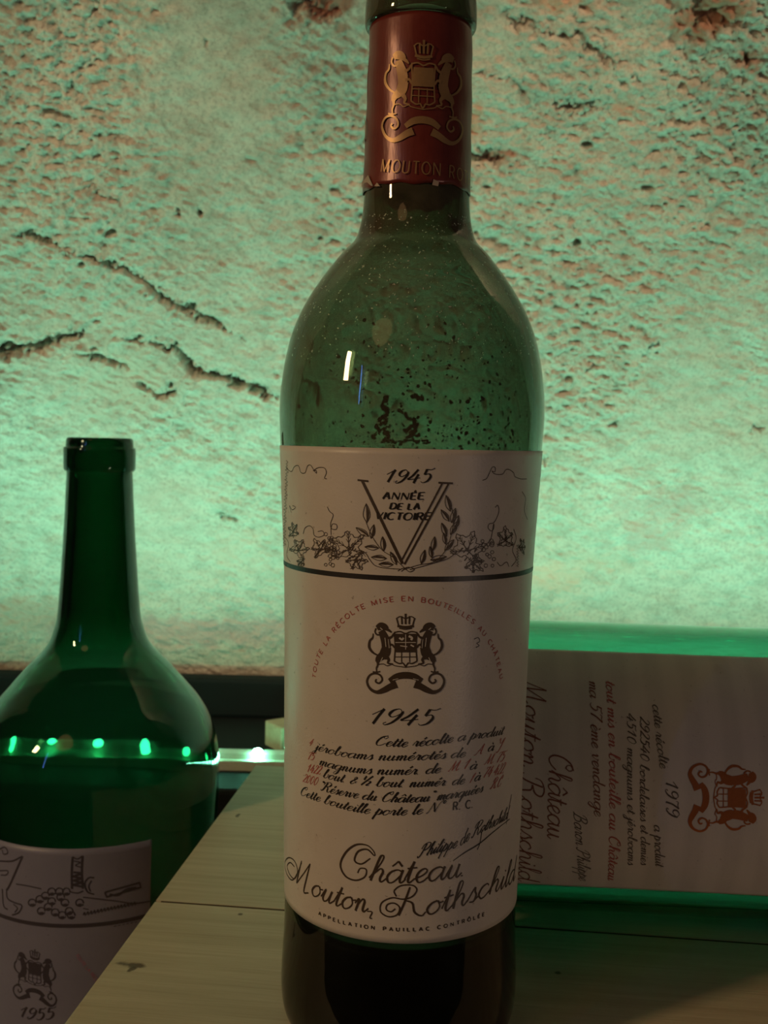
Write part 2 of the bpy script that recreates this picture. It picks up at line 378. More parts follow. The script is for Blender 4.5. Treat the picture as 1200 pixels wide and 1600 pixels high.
for (a, b, c_, d_) in [(cx0 + .002, cx0 + .014, joint - .116, cyb - .002), (cx1 - .014, cx1 - .002, joint - .116, cyb - .002),
                       (cx0 + .014, cx1 - .014, cyb - .014, cyb - .002), (cx0 + .014, cx1 - .014, joint - .116, joint - .104)]:
    bevel(mesh('side_panel', *box(a, b, c_, d_, 0, H - .012), mw, crate, smooth=False), .001)
# a second, smaller board lying on the ledge behind the big bottle
bd = empty('wooden_board', (-.072, .418, -.0439), (0, 0, math.radians(35)), label='small wooden board lying on the dark ledge behind the red-capped bottle', cat='board')
bevel(mesh('plank', *box(-.012, .09, -.012, .012, 0, .018), mw, bd, smooth=False), .001)

# ------------------------------------------------------------------ bottles
class Surf:
    """printable surface of revolution; u = arc length at Rref, v = height"""
    def __init__(s, prof, mat, Rref):
        s.z = np.array([p[1] for p in prof]); s.r = np.array([p[0] for p in prof]); s.M = np.array(mat)[:3, :3]; s.o = np.array(mat)[:3, 3]; s.R = Rref
    def rad(s, z): return float(np.interp(z, s.z, s.r))
    def uv(s, x, y):
        d = ray(x, y) @ s.M; o = (CAM - s.o) @ s.M; r = s.R; A = d[0] ** 2 + d[1] ** 2; B = o[0] * d[0] + o[1] * d[1]
        for _ in range(8):
            disc = B * B - A * (o[0] ** 2 + o[1] ** 2 - r * r); t_ = (-B - math.sqrt(max(disc, 0))) / A
            p = o + t_ * d; r = s.rad(p[2])
        return np.array([math.atan2(p[0], -p[1]) * s.R, p[2]])
    def pt(s, u, v, off):
        th = u / s.R; r = s.rad(v) + off; return (r * math.sin(th), -r * math.cos(th), v)
def smooth_prof(P, n=8):
    """denser profile through measured (r, z) points"""
    q = crom([(r, z) for r, z in P], .0012); return [(float(a), float(b)) for a, b in q]
class Ink:
    """collects print on a surface as fine ribbons"""
    def __init__(s, surf, off=.00032): s.S = surf; s.V = []; s.F = []; s.off = off
    def ribbon_uv(s, P, W):
        P = np.array(P); n = len(P)
        if n < 2: return
        T = np.gradient(P, axis=0); L = np.hypot(T[:, 0], T[:, 1]); L[L < 1e-12] = 1e-12; N = np.stack([-T[:, 1], T[:, 0]], 1) / L[:, None]
        b = len(s.V)
        for i in range(n):
            for sg in (1, -1):
                q = P[i] + N[i] * sg * W[i] / 2; s.V.append(s.S.pt(q[0], q[1], s.off))
        for i in range(n - 1):
            k = b + 2 * i; s.F.append((k, k + 1, k + 3, k + 2))
    def poly_uv(s, P):
        b = len(s.V)
        for q in P: s.V.append(s.S.pt(q[0], q[1], s.off))
        s.F.append(tuple(range(b, b + len(P))))
    def px(s, P, w=3, scale=None, curve=True):
        """stroke given in photo pixels; w = width(s) in pixels"""
        ws = w if isinstance(w, (list, tuple)) else [w] * len(P)
        Q = [(p[0], p[1], ww) for p, ww in zip(P, ws)]
        Q = crom(Q, 2.2) if curve else sum([crom([Q[i], Q[i + 1]], 2.5) for i in range(len(Q) - 1)], [])
        uv = [s.S.uv(q[0], q[1]) for q in Q]
        a = s.S.uv(P[0][0], P[0][1]); dl = ray(P[0][0], P[0][1]) ; dist = np.linalg.norm(CAM - s.S.o - s.S.M @ np.array(s.S.pt(a[0], a[1], 0)))
        k = dist / F if scale is None else scale
        s.ribbon_uv(uv, [max(.2, q[2]) * k for q in Q])
    def text(s, txt, base, xh, font, slant=.45, thin=.8, thick=2.2, fit=True, sp=0, adv=1.0):
        """txt along a baseline of photo points; xh, thin, thick in pixels"""
        B = [s.S.uv(*p) for p in base]; B = np.array(crom([tuple(b) for b in B], .0004)) if len(B) > 2 else np.array(crom([tuple(b) for b in B], .0006))
        seg = np.hypot(*np.diff(B, axis=0).T); cum = np.concatenate([[0], np.cumsum(seg)]); Lt = cum[-1]
        m0 = B[len(B) // 2]; dist = np.linalg.norm(CAM - s.S.o - s.S.M @ np.array(s.S.pt(m0[0], m0[1], 0))); k = dist / F; h = xh * k
        tot = 0; items = []
        for ch in txt:
            g = font.get(ch, (.6, [])); items.append((tot, g)); tot += g[0] + sp
        sx = Lt / max(tot - sp, .1) if fit else h * adv
        def at(S_):
            S2 = min(max(S_, 0), Lt); i = min(np.searchsorted(cum, S2, side='right') - 1, len(B) - 2); i = max(i, 0)
            d = B[i + 1] - B[i]; d = d / max(np.linalg.norm(d), 1e-9); return B[i] + d * (S_ - cum[i]), d
        for x0, (adv_, strokes) in items:
            for st in strokes:
                if len(st) == 1: st = [st[0], (st[0][0] + .03, st[0][1] + .03)]
                Q = crom([(p[0] * sx / h, p[1]) for p in st], .16) if not font.get('straight') else sum([crom([(st[i][0] * sx / h, st[i][1]), (st[i + 1][0] * sx / h, st[i + 1][1])], .25) for i in range(len(st) - 1)], [])
                Q = np.array([q[:2] for q in Q]); dy = np.gradient(Q[:, 1]); dl = np.hypot(np.gradient(Q[:, 0]), dy) + 1e-9
                dn = np.clip(-dy / dl, 0, 1) if font.get('mode') != 'serif' else np.clip(-dy / dl, 0, 1)
                W = (thin + (thick - thin) * dn ** 1.2) * k
                # smooth widths
                W = np.convolve(np.pad(W, 1, mode='edge'), [.25, .5, .25], 'valid')
                out = []
                for q in Q:
                    pos, d = at(x0 * sx + q[0] * h + slant * q[1] * h); nrm = np.array([-d[1], d[0]]); out.append(pos + nrm * q[1] * h)
                s.ribbon_uv(out, W)
    def build(s, name, mat, parent, **k):
        return mesh(name, s.V, s.F, mat, parent, smooth=False, **k)

# script alphabet: x-height 1, ascender 2, descender -1
bowl = [(.74, .85), (.5, 1), (.2, .85), (.05, .45), (.2, .03), (.45, .08), (.74, .6)]
SCR = {
 ' ': (.55, []), 'a': (.98, [bowl, [(.78, 1), (.74, .3), (.84, 0), (1.05, .3)]]),
 'b': (.85, [[(0, .2), (.3, 1.2), (.4, 1.9), (.25, 2), (.18, 1.5), (.16, .35), (.33, 0), (.6, .15), (.68, .55), (.58, .9), (.85, .8)]]),
 'c': (.72, [[(.62, .8), (.48, 1), (.2, .85), (.05, .4), (.25, 0), (.5, .05), (.75, .35)]]),
 'd': (.98, [bowl, [(.82, 2.0), (.76, .9), (.74, .3), (.84, 0), (1.05, .3)]]),
 'e': (.70, [[(0, .25), (.4, .5), (.58, .8), (.42, 1), (.18, .8), (.1, .4), (.25, 0), (.5, .05), (.72, .35)]]),
 'g': (.95, [bowl, [(.78, 1), (.72, -.5), (.5, -1), (.25, -.8), (.45, -.3), (1.0, .3)]]),
 'h': (.85, [[(0, .2), (.3, 1.2), (.4, 1.9), (.25, 2), (.18, 1.5), (.12, 0)], [(.14, .5), (.42, 1), (.6, .8), (.56, .25), (.68, 0), (.88, .3)]]),
 'i': (.45, [[(0, .25), (.22, 1)], [(.22, 1), (.17, .3), (.27, 0), (.47, .3)], [(.27, 1.45), (.25, 1.35)]]),
 'j': (.45, [[(0, .25), (.25, 1)], [(.25, 1), (.2, -.5), (0, -1), (-.2, -.8), (0, -.3), (.45, .25)], [(.3, 1.45), (.28, 1.35)]]),
 'l': (.45, [[(0, .25), (.3, 1.2), (.4, 1.9), (.26, 2), (.19, 1.5), (.16, .3), (.27, 0), (.47, .3)]]),
 'm': (1.2, [[(0, .6), (.15, 1), (.2, .8), (.16, 0)], [(.18, .5), (.43, 1), (.56, .8), (.51, 0)], [(.53, .5), (.8, 1), (.93, .8), (.9, .25), (1.0, 0), (1.22, .3)]]),
 'n': (.85, [[(0, .6), (.15, 1), (.2, .8), (.16, 0)], [(.18, .5), (.43, 1), (.58, .8), (.55, .25), (.65, 0), (.87, .3)]]),
 'o': (.80, [[(.48, 1), (.2, .85), (.05, .4), (.25, 0), (.52, .12), (.66, .5), (.5, 1), (.6, .8), (.82, .85)]]),
 'p': (.82, [[(0, .3), (.22, 1.25)], [(.22, 1.25), (.17, .3), (.12, -1)], [(.16, .5), (.4, 1), (.63, .8), (.6, .25), (.4, 0), (.22, .15)], [(.4, 0), (.84, .3)]]),
 'q': (.95, [bowl, [(.78, 1), (.74, 0), (.7, -1), (.8, -.4), (1.0, .2)]]),
 'r': (.68, [[(0, .25), (.22, 1.1), (.28, .92), (.46, .95), (.42, .3), (.5, 0), (.7, .3)]]),
 's': (.62, [[(0, .2), (.33, 1.1), (.38, .8), (.5, .45), (.4, .03), (.15, .08)], [(.4, .03), (.64, .3)]]),
 't': (.50, [[(0, .25), (.27, 1.6)], [(.27, 1.6), (.19, .3), (.3, 0), (.52, .3)], [(.02, 1.08), (.50, 1.12)]]),
 'u': (.92, [[(0, .25), (.2, 1), (.15, .3), (.28, 0), (.5, .2), (.64, 1)], [(.64, 1), (.6, .3), (.7, 0), (.92, .3)]]),
 'v': (.75, [[(0, .7), (.12, 1), (.2, .8), (.24, .1), (.4, .05), (.6, .7), (.52, 1), (.78, .85)]]),
 'y': (.9, [[(0, .25), (.2, 1), (.15, .3), (.28, 0), (.5, .2), (.64, 1)], [(.64, 1), (.56, -.5), (.35, -1), (.15, -.8), (.35, -.3), (.9, .25)]]),
 'C': (1.25, [[(.85, 1.45), (1.0, 1.75), (.85, 2.05), (.5, 1.9), (.2, 1.2), (.2, .4), (.5, 0), (.85, .15), (1.15, .6)], [(.85, 1.45), (.65, 1.6), (.62, 1.9), (.9, 2.15)]]),
 'R': (1.4, [[(.45, 1.95), (.35, 1), (.2, .2), (-.05, 0), (-.15, .3)], [(.0, 1.3), (.1, 1.8), (.6, 2.1), (1.05, 1.85), (.95, 1.3), (.45, 1.05)], [(.45, 1.05), (.8, .9), (.95, .1), (1.2, 0), (1.4, .4)]]),
 'N': (1.3, [[(-.1, 0), (.1, .2), (.3, 1.9)], [(.3, 1.95), (.85, .05)], [(.85, .05), (1.0, 1.5), (1.25, 2.05), (1.4, 1.9)]]),
 'M': (1.7, [[(-.1, .1), (.1, .1), (.35, 1.95)], [(.35, 1.95), (.55, .05)], [(.55, .05), (1.1, 1.95)], [(1.1, 1.95), (1.15, .3), (1.3, 0), (1.6, .3)]]),
 'P': (1.2, [[(.45, 1.95), (.35, 1), (.2, .2), (-.05, 0), (-.15, .3)], [(-.05, 1.3), (.1, 1.85), (.6, 2.1), (1.05, 1.8), (.95, 1.2), (.45, .95)]]),
 'B': (1.3, [[(.45, 1.95), (.35, 1), (.2, .2), (-.05, 0)], [(.0, 1.4), (.1, 1.85), (.6, 2.1), (1.0, 1.8), (.85, 1.25), (.45, 1.08)], [(.45, 1.08), (.95, .95), (1.05, .3), (.6, 0), (.1, .1)]]),
 'A': (1.2, [[(-.1, .1), (.2, .2), (.8, 2)], [(.8, 2), (.85, .2), (1.1, .2)], [(.25, .8), (.95, .85)]]),
 'Y': (1.2, [[(0, 1.7), (.2, 2), (.35, 1.2), (.6, 1.1), (.95, 2)], [(.95, 2), (.7, -.3), (.4, -.7), (.3, -.4)]]),
 '.': (.35, [[(.05, .1), (.07, 0)]]), ',': (.35, [[(.1, .1), (.02, -.25)]]), '&': (.9, [[(.8, .2), (.3, 1.1), (.45, 1.5), (.6, 1.2), (.1, .4), (.3, 0), (.8, .6)]]),
 '"': (.35, [[(.05, 2), (.02, 1.7)], [(.22, 2), (.19, 1.7)]]), 'º': (.5, [[(.3, 2), (.1, 1.8), (.2, 1.45), (.4, 1.6), (.3, 2)]]),
 '½': (1.3, [[(.15, 1.9), (.1, 1.1)], [(.9, 2), (.1, 0)], [(.7, .8), (1.0, .9), (1.0, .6), (.7, 0), (1.1, .05)]]),
 '1': (.95, [[(.05, 1.25), (.32, 1.6), (.62, 2.0)], [(.62, 2.0), (.50, 1.2), (.38, .1)]]),
 '9': (1.05, [[(.85, 1.6), (.6, 2), (.25, 1.8), (.15, 1.3), (.4, 1.0), (.75, 1.3), (.88, 1.7), (.82, 1.0), (.55, .3), (.2, 0), (.05, .2), (.2, .35)]]),
 '4': (1.1, [[(.65, 2), (.3, 1.1), (.0, .6), (.5, .62), (1.0, .75)], [(.78, 1.3), (.66, .6), (.58, 0)]]),
 '5': (1.0, [[(.3, 1.95), (.65, 1.85), (.95, 2.05)], [(.3, 1.95), (.22, 1.15)], [(.22, 1.15), (.6, 1.25), (.78, .8), (.6, .2), (.25, 0), (.05, .2)]]),
 '7': (.95, [[(.1, 1.6), (.2, 1.95), (.55, 1.85), (.9, 2)], [(.9, 2), (.5, 1), (.35, 0)]]),
 '2': (.95, [[(.15, 1.55), (.35, 2), (.75, 1.8), (.65, 1.2), (.05, .05), (.4, .15), (.85, 0), (.95, .3)]]),
 '0': (1.0, [[(.5, 2), (.18, 1.6), (.12, .7), (.35, 0), (.7, .4), (.78, 1.4), (.5, 2)]]),
 '6': (.95, [[(.8, 1.9), (.4, 1.7), (.12, .9), (.2, .1), (.55, 0), (.75, .5), (.55, .95), (.2, .7)]]),
 '8': (.95, [[(.7, 1.7), (.45, 2), (.25, 1.6), (.55, 1.1), (.72, .5), (.4, 0), (.12, .4), (.4, 1.05), (.75, 1.6)]]),
 '3': (.95, [[(.2, 1.7), (.45, 2), (.75, 1.7), (.4, 1.15), (.72, .7), (.5, .05), (.1, .2)]]),
}
def acc(base, strokes): a_, st = SCR[base]; return (a_, st + strokes)
SCR['é'] = acc('e', [[(.5, 1.65), (.3, 1.3)]]); SCR['è'] = acc('e', [[(.15, 1.65), (.4, 1.3)]]); SCR['à'] = acc('a', [[(.25, 1.65), (.5, 1.3)]])
SCR['â'] = acc('a', [[(.15, 1.25), (.42, 1.65)], [(.42, 1.65), (.7, 1.25)]])
def rnd(cx, cy, rx, ry, a0, a1, n=7): return [(cx + rx * math.cos(math.radians(a)), cy + ry * math.sin(math.radians(a))) for a in np.linspace(a0, a1, n)]
SANS = {'straight': True, ' ': (.5, []),
 'A': (.85, [[(.3, 1), (0, 0)], [(.3, 1), (.62, 0)], [(.1, .35), (.52, .35)]]),
 'B': (.75, [[(0, 1), (0, 0)], [(0, 1)] + rnd(.3, .76, .2, .24, 90, -90) + [(0, .52)], [(.3, .52)] + rnd(.32, .26, .24, .26, 90, -90) + [(0, 0)]]),
 'C': (.85, [rnd(.38, .5, .38, .5, 50, 310, 14)]), 'D': (.88, [[(0, 1), (0, 0)], [(0, 1), (.2, 1)] + rnd(.22, .5, .42, .5, 90, -90, 9) + [(0, 0)]]),
 'E': (.72, [[(0, 1), (0, 0)], [(0, 1), (.5, 1)], [(0, .52), (.42, .52)], [(0, 0), (.5, 0)]]),
 'H': (.85, [[(0, 1), (0, 0)], [(.58, 1), (.58, 0)], [(0, .5), (.58, .5)]]), 'I': (.3, [[(.05, 1), (.05, 0)]]),
 'L': (.68, [[(0, 1), (0, 0)], [(0, 0), (.48, 0)]]), 'M': (1.0, [[(0, 0), (0, 1)], [(0, 1), (.36, 0)], [(.36, 0), (.72, 1)], [(.72, 1), (.72, 0)]]),
 'N': (.88, [[(0, 0), (0, 1)], [(0, 1), (.6, 0)], [(.6, 0), (.6, 1)]]), 'O': (.95, [rnd(.38, .5, .38, .5, 90, 450, 18)]),
 'P': (.72, [[(0, 1), (0, 0)], [(0, 1), (.2, 1)] + rnd(.28, .74, .22, .26, 90, -90) + [(0, .48)]]),
 'R': (.78, [[(0, 1), (0, 0)], [(0, 1), (.2, 1)] + rnd(.28, .74, .22, .26, 90, -90) + [(0, .48)], [(.25, .48), (.52, 0)]]),
 'S': (.72, [[(.5, .85), (.28, 1), (.05, .85), (.08, .62), (.28, .52), (.5, .38), (.52, .15), (.28, 0), (.02, .15)]]),
 'T': (.72, [[(.28, 1), (.28, 0)], [(0, 1), (.58, 1)]]), 'U': (.85, [[(0, 1), (0, .3)] + rnd(.29, .28, .29, .28, 180, 360) + [(.58, 1)]]),
 'V': (.82, [[(0, 1), (.3, 0)], [(.3, 0), (.6, 1)]]), '.': (.4, [[(.02, .06), (.06, 0)]])}
for a_, b_, st in (('É', 'E', [[(.36, 1.32), (.2, 1.12)]]), ('Ô', 'O', [[(.2, 1.12), (.38, 1.32)], [(.38, 1.32), (.56, 1.12)]]), ('Â', 'A', [[(.12, 1.12), (.3, 1.32)], [(.3, 1.32), (.48, 1.12)]])):
    SANS[a_] = (SANS[b_][0], SANS[b_][1] + st)

def crest(ink, T, k, paper=None, fine=True):
    """the ram-and-shield emblem; T maps emblem coordinates (335 wide, centre 0, y down) to photo pixels, k = scale"""
    def S(P, w, sides=(1,)):
        for sg in sides:
            ink.px([T(sg * (p[0] - 583), p[1] - 160) for p in P], [x * k for x in w] if isinstance(w, (list, tuple)) else w * k)
    both = (1, -1)
    S([(548, 212), (583, 217), (618, 212)], 11)
    S([(545, 180), (553, 208)], 6, both); S([(566, 170), (568, 205)], 7, both); S([(583, 166), (583, 205)], 8)
    S([(542, 182), (560, 172), (583, 180), (606, 172), (624, 182)], 5); S([(583, 160), (583, 166)], 9); S([(556, 222), (583, 226), (610, 222)], 5)
    S([(462, 222), (478, 214), (494, 217), (506, 226)], [22, 34, 30, 16], both)      # head
    S([(500, 224), (514, 232), (524, 240)], [15, 11, 5], both)                        # muzzle
    S([(458, 222), (454, 238), (464, 250), (478, 246), (480, 232)], 7, both)          # horn
    S([(480, 232), (492, 258), (500, 284), (500, 308)], [28, 36, 40, 36], both)       # neck and chest
    S([(504, 300), (496, 326), (484, 346)], [38, 44, 36], both)                       # flank
    S([(486, 338), (470, 350), (462, 366)], [36, 28, 16], both); S([(464, 360), (466, 376), (460, 392), (461, 406)], [14, 9, 7, 5], both)
    S([(444, 407), (460, 409), (476, 406)], 6, both)
    S([(508, 266), (524, 258), (532, 246), (540, 238)], [13, 9, 7, 5], both); S([(510, 294), (526, 292), (536, 304), (544, 308)], [13, 9, 7, 5], both)
    S([(500, 342), (512, 356), (508, 370), (530, 374)], [18, 12, 8, 5], both)
    S([(468, 338), (446, 326), (430, 304), (432, 276), (444, 262), (446, 244)], [6, 9, 12, 10, 8, 4], both)   # tail
    S([(534, 240), (560, 236), (583, 244), (606, 236), (632, 240)], 6); S([(535, 240), (539, 300), (535, 362)], 6, both)
    S([(540, 282), (583, 282), (626, 282)], 74)
    S([(538, 322), (628, 322)], 5); S([(538, 344), (628, 344)], 4); S([(566, 318), (566, 366)], 4, both)
    S([(535, 362), (556, 372), (572, 370), (583, 384), (594, 370), (610, 372), (631, 362)], 6)
    S([(468, 376), (490, 374), (505, 382), (525, 376), (540, 382), (583, 388)], 4, both)
    S([(514, 446), (545, 428), (583, 422), (621, 428), (652, 446)], [20, 27, 29, 27, 20])     # ribbon
    S([(545, 460), (520, 470), (490, 486), (462, 494), (434, 480), (420, 450), (430, 424), (452, 414), (476, 422), (484, 442), (470, 456), (456, 448), (460, 438)],
      [32, 28, 24, 16, 12, 10, 9, 9, 8, 8, 8, 8, 6], both)
    S([(460, 404), (458, 416)], 6, both)
    if paper is not None:
        i2 = ink; ink = paper
        for P, w_ in (([(556, 262), (568, 270), (574, 262)], 8), ([(596, 255), (610, 262), (606, 272)], 9), ([(560, 296), (590, 300)], 4), ([(604, 292), (618, 300)], 6), ([(583, 248), (583, 312)], 3), ([(540, 282), (626, 282)], 3)): S(P, w_)
        for P, w_ in (([(496, 262), (500, 300)], 3), ([(510, 268), (514, 306)], 2.5), ([(486, 346), (478, 362)], 3), ([(476, 220), (486, 228)], 3)): S(P, w_, both)
        S([(528, 442), (552, 436)], 2.5, both); ink = i2

def sheet(S, u0, u1, v0, v1, off0, off1, top=None, bot=None, nu=90, nv=40):
    """a paper label: thin closed sheet wrapped on the surface"""
    V = []; Fc = []
    for off in (off1, off0):
        for j in range(nv + 1):
            for i in range(nu + 1):
                u = u0 + (u1 - u0) * i / nu; a = v0 + (bot(u) if bot else 0); b = v1 + (top(u) if top else 0)
                V.append(S.pt(u, a + (b - a) * j / nv, off))
    n1 = (nu + 1) * (nv + 1); idx = lambda l, i, j: l * n1 + j * (nu + 1) + i
    for j in range(nv):
        for i in range(nu):
            Fc.append((idx(0, i, j), idx(0, i + 1, j), idx(0, i + 1, j + 1), idx(0, i, j + 1)))
            Fc.append((idx(1, i, j), idx(1, i, j + 1), idx(1, i + 1, j + 1), idx(1, i + 1, j)))
    for i in range(nu):
        Fc.append((idx(0, i + 1, 0), idx(0, i, 0), idx(1, i, 0), idx(1, i + 1, 0))); Fc.append((idx(0, i, nv), idx(0, i + 1, nv), idx(1, i + 1, nv), idx(1, i, nv)))
    for j in range(nv):
        Fc.append((idx(0, 0, j), idx(0, 0, j + 1), idx(1, 0, j + 1), idx(1, 0, j))); Fc.append((idx(0, nu, j + 1), idx(0, nu, j), idx(1, nu, j), idx(1, nu, j + 1)))
    return V, Fc
def inner(prof, wallt, zb, punt_r, punt_h):
    """inside surface: offset profile, down from the mouth to the punt"""
    z = np.array([p[1] for p in prof]); r = np.array([p[0] for p in prof]); ztop = z[-1]; out = []
    for zz in np.linspace(ztop, zb + .006, 70):
        w_ = wallt(zz); out.append((float(np.interp(zz, z, r)) - w_, float(zz)))
    r1 = out[-1][0]
    for a in np.linspace(0, 1, 10)[1:]:
        out.append((r1 - .006 * a * a, zb + .006 - .003 * math.sin(a * math.pi / 2)))
    rs = out[-1][0]
    for a in np.linspace(0, 1, 14)[1:]: out.append((rs * (1 - a), zb + .003 + punt_h * (.5 - .5 * math.cos(a * math.pi)) * 1.0))
    return out

# ---- the big standing bottle
P_MAIN = [(.0262, .0000), (.0300, .0006), (.0327, .0030), (.0346, .0070), (.0353, .0130), (.0352, .0200), (.0347, .0300), (.0346, .0400), (.0350, .0595), (.0354, .0942), (.0357, .117),
          (.0361, .1358), (.0370, .1545), (.0378, .1700), (.0383, .1800), (.0383, .1860), (.0378, .1915), (.0367, .1986), (.0348, .2059), (.0316, .2132),
          (.0270, .2206), (.0213, .2280), (.0178, .2317), (.0163, .2354), (.0154, .2408), (.0151, .2480), (.0149, .2606), (.0145, .2802), (.0142, .2902), (.01425, .2912),
          (.0156, .2917), (.0159, .2935), (.0157, .2985), (.0150, .3015), (.0140, .3025)]
MAINX = .0006
main = empty('wine_bottle', (MAINX, 0, .0001), label='tall empty olive-green wine bottle with dark red capsule, standing at front', cat='bottle')
mainM = Matrix.Translation((MAINX, 0, .0001))
prof = smooth_prof(P_MAIN)
zs_ = [p[1] for p in prof]
prof = [p for i, p in enumerate(prof) if i == 0 or p[1] > max(zs_[:i]) + 1e-6]
outer = [(0.0001, .016), (.010, .0145), (.018, .0085), (.0235, .0018)] + prof
full = outer + inner(prof, lambda z: .0028 + .0006 * (z < .02) + .0022 * min(1, max(0, (z - .222) / .02)), .0, .02, .022)
mesh('glass_body', *lathe(full, 160), M['glass_main'], main)
inn = [p for p in full[len(outer):] if p[1] < .0375][:-1]
plug_pts = [(.0001, .0371), (inn[0][0] - .0022, .0371), (inn[0][0] - .0006, .0375)] + [(max(r + .0003, .0001), z - .0002) for r, z in inn if r > .0006]  # added dark solid inside the base, only there to blacken the glass
mesh('base_dark_plug', *lathe(plug_pts, 120), plain('plug_black', (.006, .004, .004), .3, spec=.1), main)
SM = Surf(prof, mainM, .036)
# capsule
zc0, zc1 = .2452, .2912
def caps(off):
    return [(SM.rad(z) + off, z) for z in np.linspace(zc1, zc0, 40)]
n = 160; V = []; Fc = []
ring = caps(.00035)
for j, (r, z) in enumerate(ring):
    for i in range(n):
        a = 2 * math.pi * i / n; zz = z
        t_ = j / (len(ring) - 1); rag = .00025 * math.sin(5 * a) + .0002 * math.sin(13 * a + 1)
        zz += rag * t_ ** 6; rr_ = r + .00018 * math.sin(a * 3 + z * 260) * math.sin(z * 170)
        V.append((rr_ * math.cos(a), rr_ * math.sin(a), zz))
for j in range(len(ring) - 1):
    for i in range(n): k = (i + 1) % n; Fc.append((j * n + i, (j + 1) * n + i, (j + 1) * n + k, j * n + k))
capsule = mesh('capsule', V, Fc, M['capsule'], main, label='dark red foil capsule with gold crest')
sol = capsule.modifiers.new('thick', 'SOLIDIFY'); sol.thickness = .0002; sol.offset = -1
SN = Surf(prof, mainM, .0148); tk = Ink(SN, .00078)
for P in ([(560, 292), (566, 280), (571, 284), (579, 274), (586, 291)], [(674, 290), (676, 281), (684, 285), (683, 292)], [(588, 292), (592, 286), (597, 292)]):
    tk.poly_uv([SN.uv(*p) for p in P])
tk.build('torn_edge', M['torn'], capsule)
SN = Surf(prof, mainM, .0148); g = Ink(SN, .00075)
def Tc(x, y):           # emblem on the capsule, turned a little to the right
    th = x / 167.5
    return 663 + 62 * math.sin(th * .98 ) * 1.0 + .022 * (y - 100) * -.47, 66 + y * .468
class Fine(Ink):
    pass
crest(g, lambda x, y: (662 + x * .368 - .008 * y, 64 + y * .475 + .02 * x), .36)
g.text('MOUTON ROTHSCHILD', [(598, 269), (640, 272), (682, 275)], 18, SANS, slant=0, thin=1.6, thick=1.9, fit=False, sp=.12, adv=.86)
crest(g, lambda x, y: (556 + x * .12, 64 + y * .475), .25)
g.text('D', [(564, 271), (572, 271)], 15.5, SANS, slant=0, thin=1.6, thick=1.8, fit=False)
g.build('gold_print', M['gold'], capsule)
# front label
v_top = SM.uv(637, 701)[1]; v_bot = SM.uv(625, 1474)[1]; uE = math.radians(83) * .036
label_tilt = lambda u: 0.0
label = mesh('label', *sheet(SM, -uE, uE, v_bot, v_top, .00005, .00022, nv=80), M['paper_main'], main, label='cream paper label with a thin black rule across it')
ik = Ink(SM, .00030); ib = Ink(SM, .00030); ir = Ink(SM, .00030); ip = Ink(SM, .00038)
q = lambda x, y: (420 + x * .3667, 680 + y * .3667)
# black rule: constant height on the bottle
vl = SM.uv(632, 904)[1]
ik.ribbon_uv([(u, vl) for u in np.linspace(-uE, uE, 80)], [.00135] * 80)
# V
ibv = ib = Ink(SM, .00030)
ib.px([q(400, 195), q(570, 547)], 4.6, curve=False); ib.px([q(380, 191), q(426, 196)], 3, curve=False)
ib.px([q(738, 205), q(568, 530)], 2.6, curve=False); ib.px([q(764, 208), q(578, 550)], 3.0, curve=False); ib.px([q(722, 202), q(783, 205)], 3, curve=False)
ik.text('1945', [q(488, 202), q(590, 205), q(692, 200)], 10.5, SCR, slant=.35, thin=1.1, thick=3.6)
SERIF = dict(SANS)
ik.text('ANNÉE', [q(487, 271), q(580, 274), q(668, 272)], 10.5, SERIF, slant=.25, thin=1.5, thick=3.6)
ik.text('DE LA', [q(517, 314), q(580, 317), q(648, 315)], 9.5, SERIF, slant=.25, thin=1.5, thick=3.4)
ik.text('VICTOIRE', [q(455, 356), q(580, 361), q(695, 359)], 11, SERIF, slant=.25, thin=1.6, thick=3.6)
def leaf(cx, cy, L, ang, fat=.34, fill=True, ink=None):
    ink = ink or ib; a = math.radians(ang); d = np.array([math.cos(a), -math.sin(a)]); nn = np.array([-d[1], d[0]]); c0 = np.array([cx, cy]) - d * L / 2
    for sg in (1, -1): ink.px([q(*c0), q(*(c0 + d * L * .35 + nn * sg * L * fat * .5)), q(*(c0 + d * L * .7 + nn * sg * L * fat * .38)), q(*(c0 + d * L))], 1.1)
    ink.px([q(*c0), q(*(c0 + d * L))], .9)
    if fill: ink.px([q(*(c0 + d * L * .12 + nn * L * fat * .10)), q(*(c0 + d * L * .5 + nn * L * fat * .2)), q(*(c0 + d * L * .9))], [1, L * .045, .8])
for s_ in ([(585, 572), (530, 520), (485, 490), (450, 445), (430, 405), (416, 370)], [(575, 572), (640, 552), (700, 540), (745, 500), (772, 440), (786, 350), (762, 262)]): ib.px([q(*p) for p in s_], 1.1)
for l_ in [(418, 332, 82, 92), (400, 412, 66, 145), (443, 410, 62, 78), (440, 478, 60, 175), (488, 462, 62, 95), (470, 522, 66, 175), (532, 524, 62, 115), (500, 550, 62, 178),
           (763, 290, 72, 105), (750, 342, 62, 125), (786, 342, 66, 75), (746, 402, 62, 110), (788, 395, 66, 62), (748, 440, 50, 100), (768, 468, 62, 50), (702, 462, 62, 82), (657, 518, 62, 75), (722, 524, 70, 12), (690, 498, 50, 100), (800, 370, 60, 75)]: leaf(*l_)
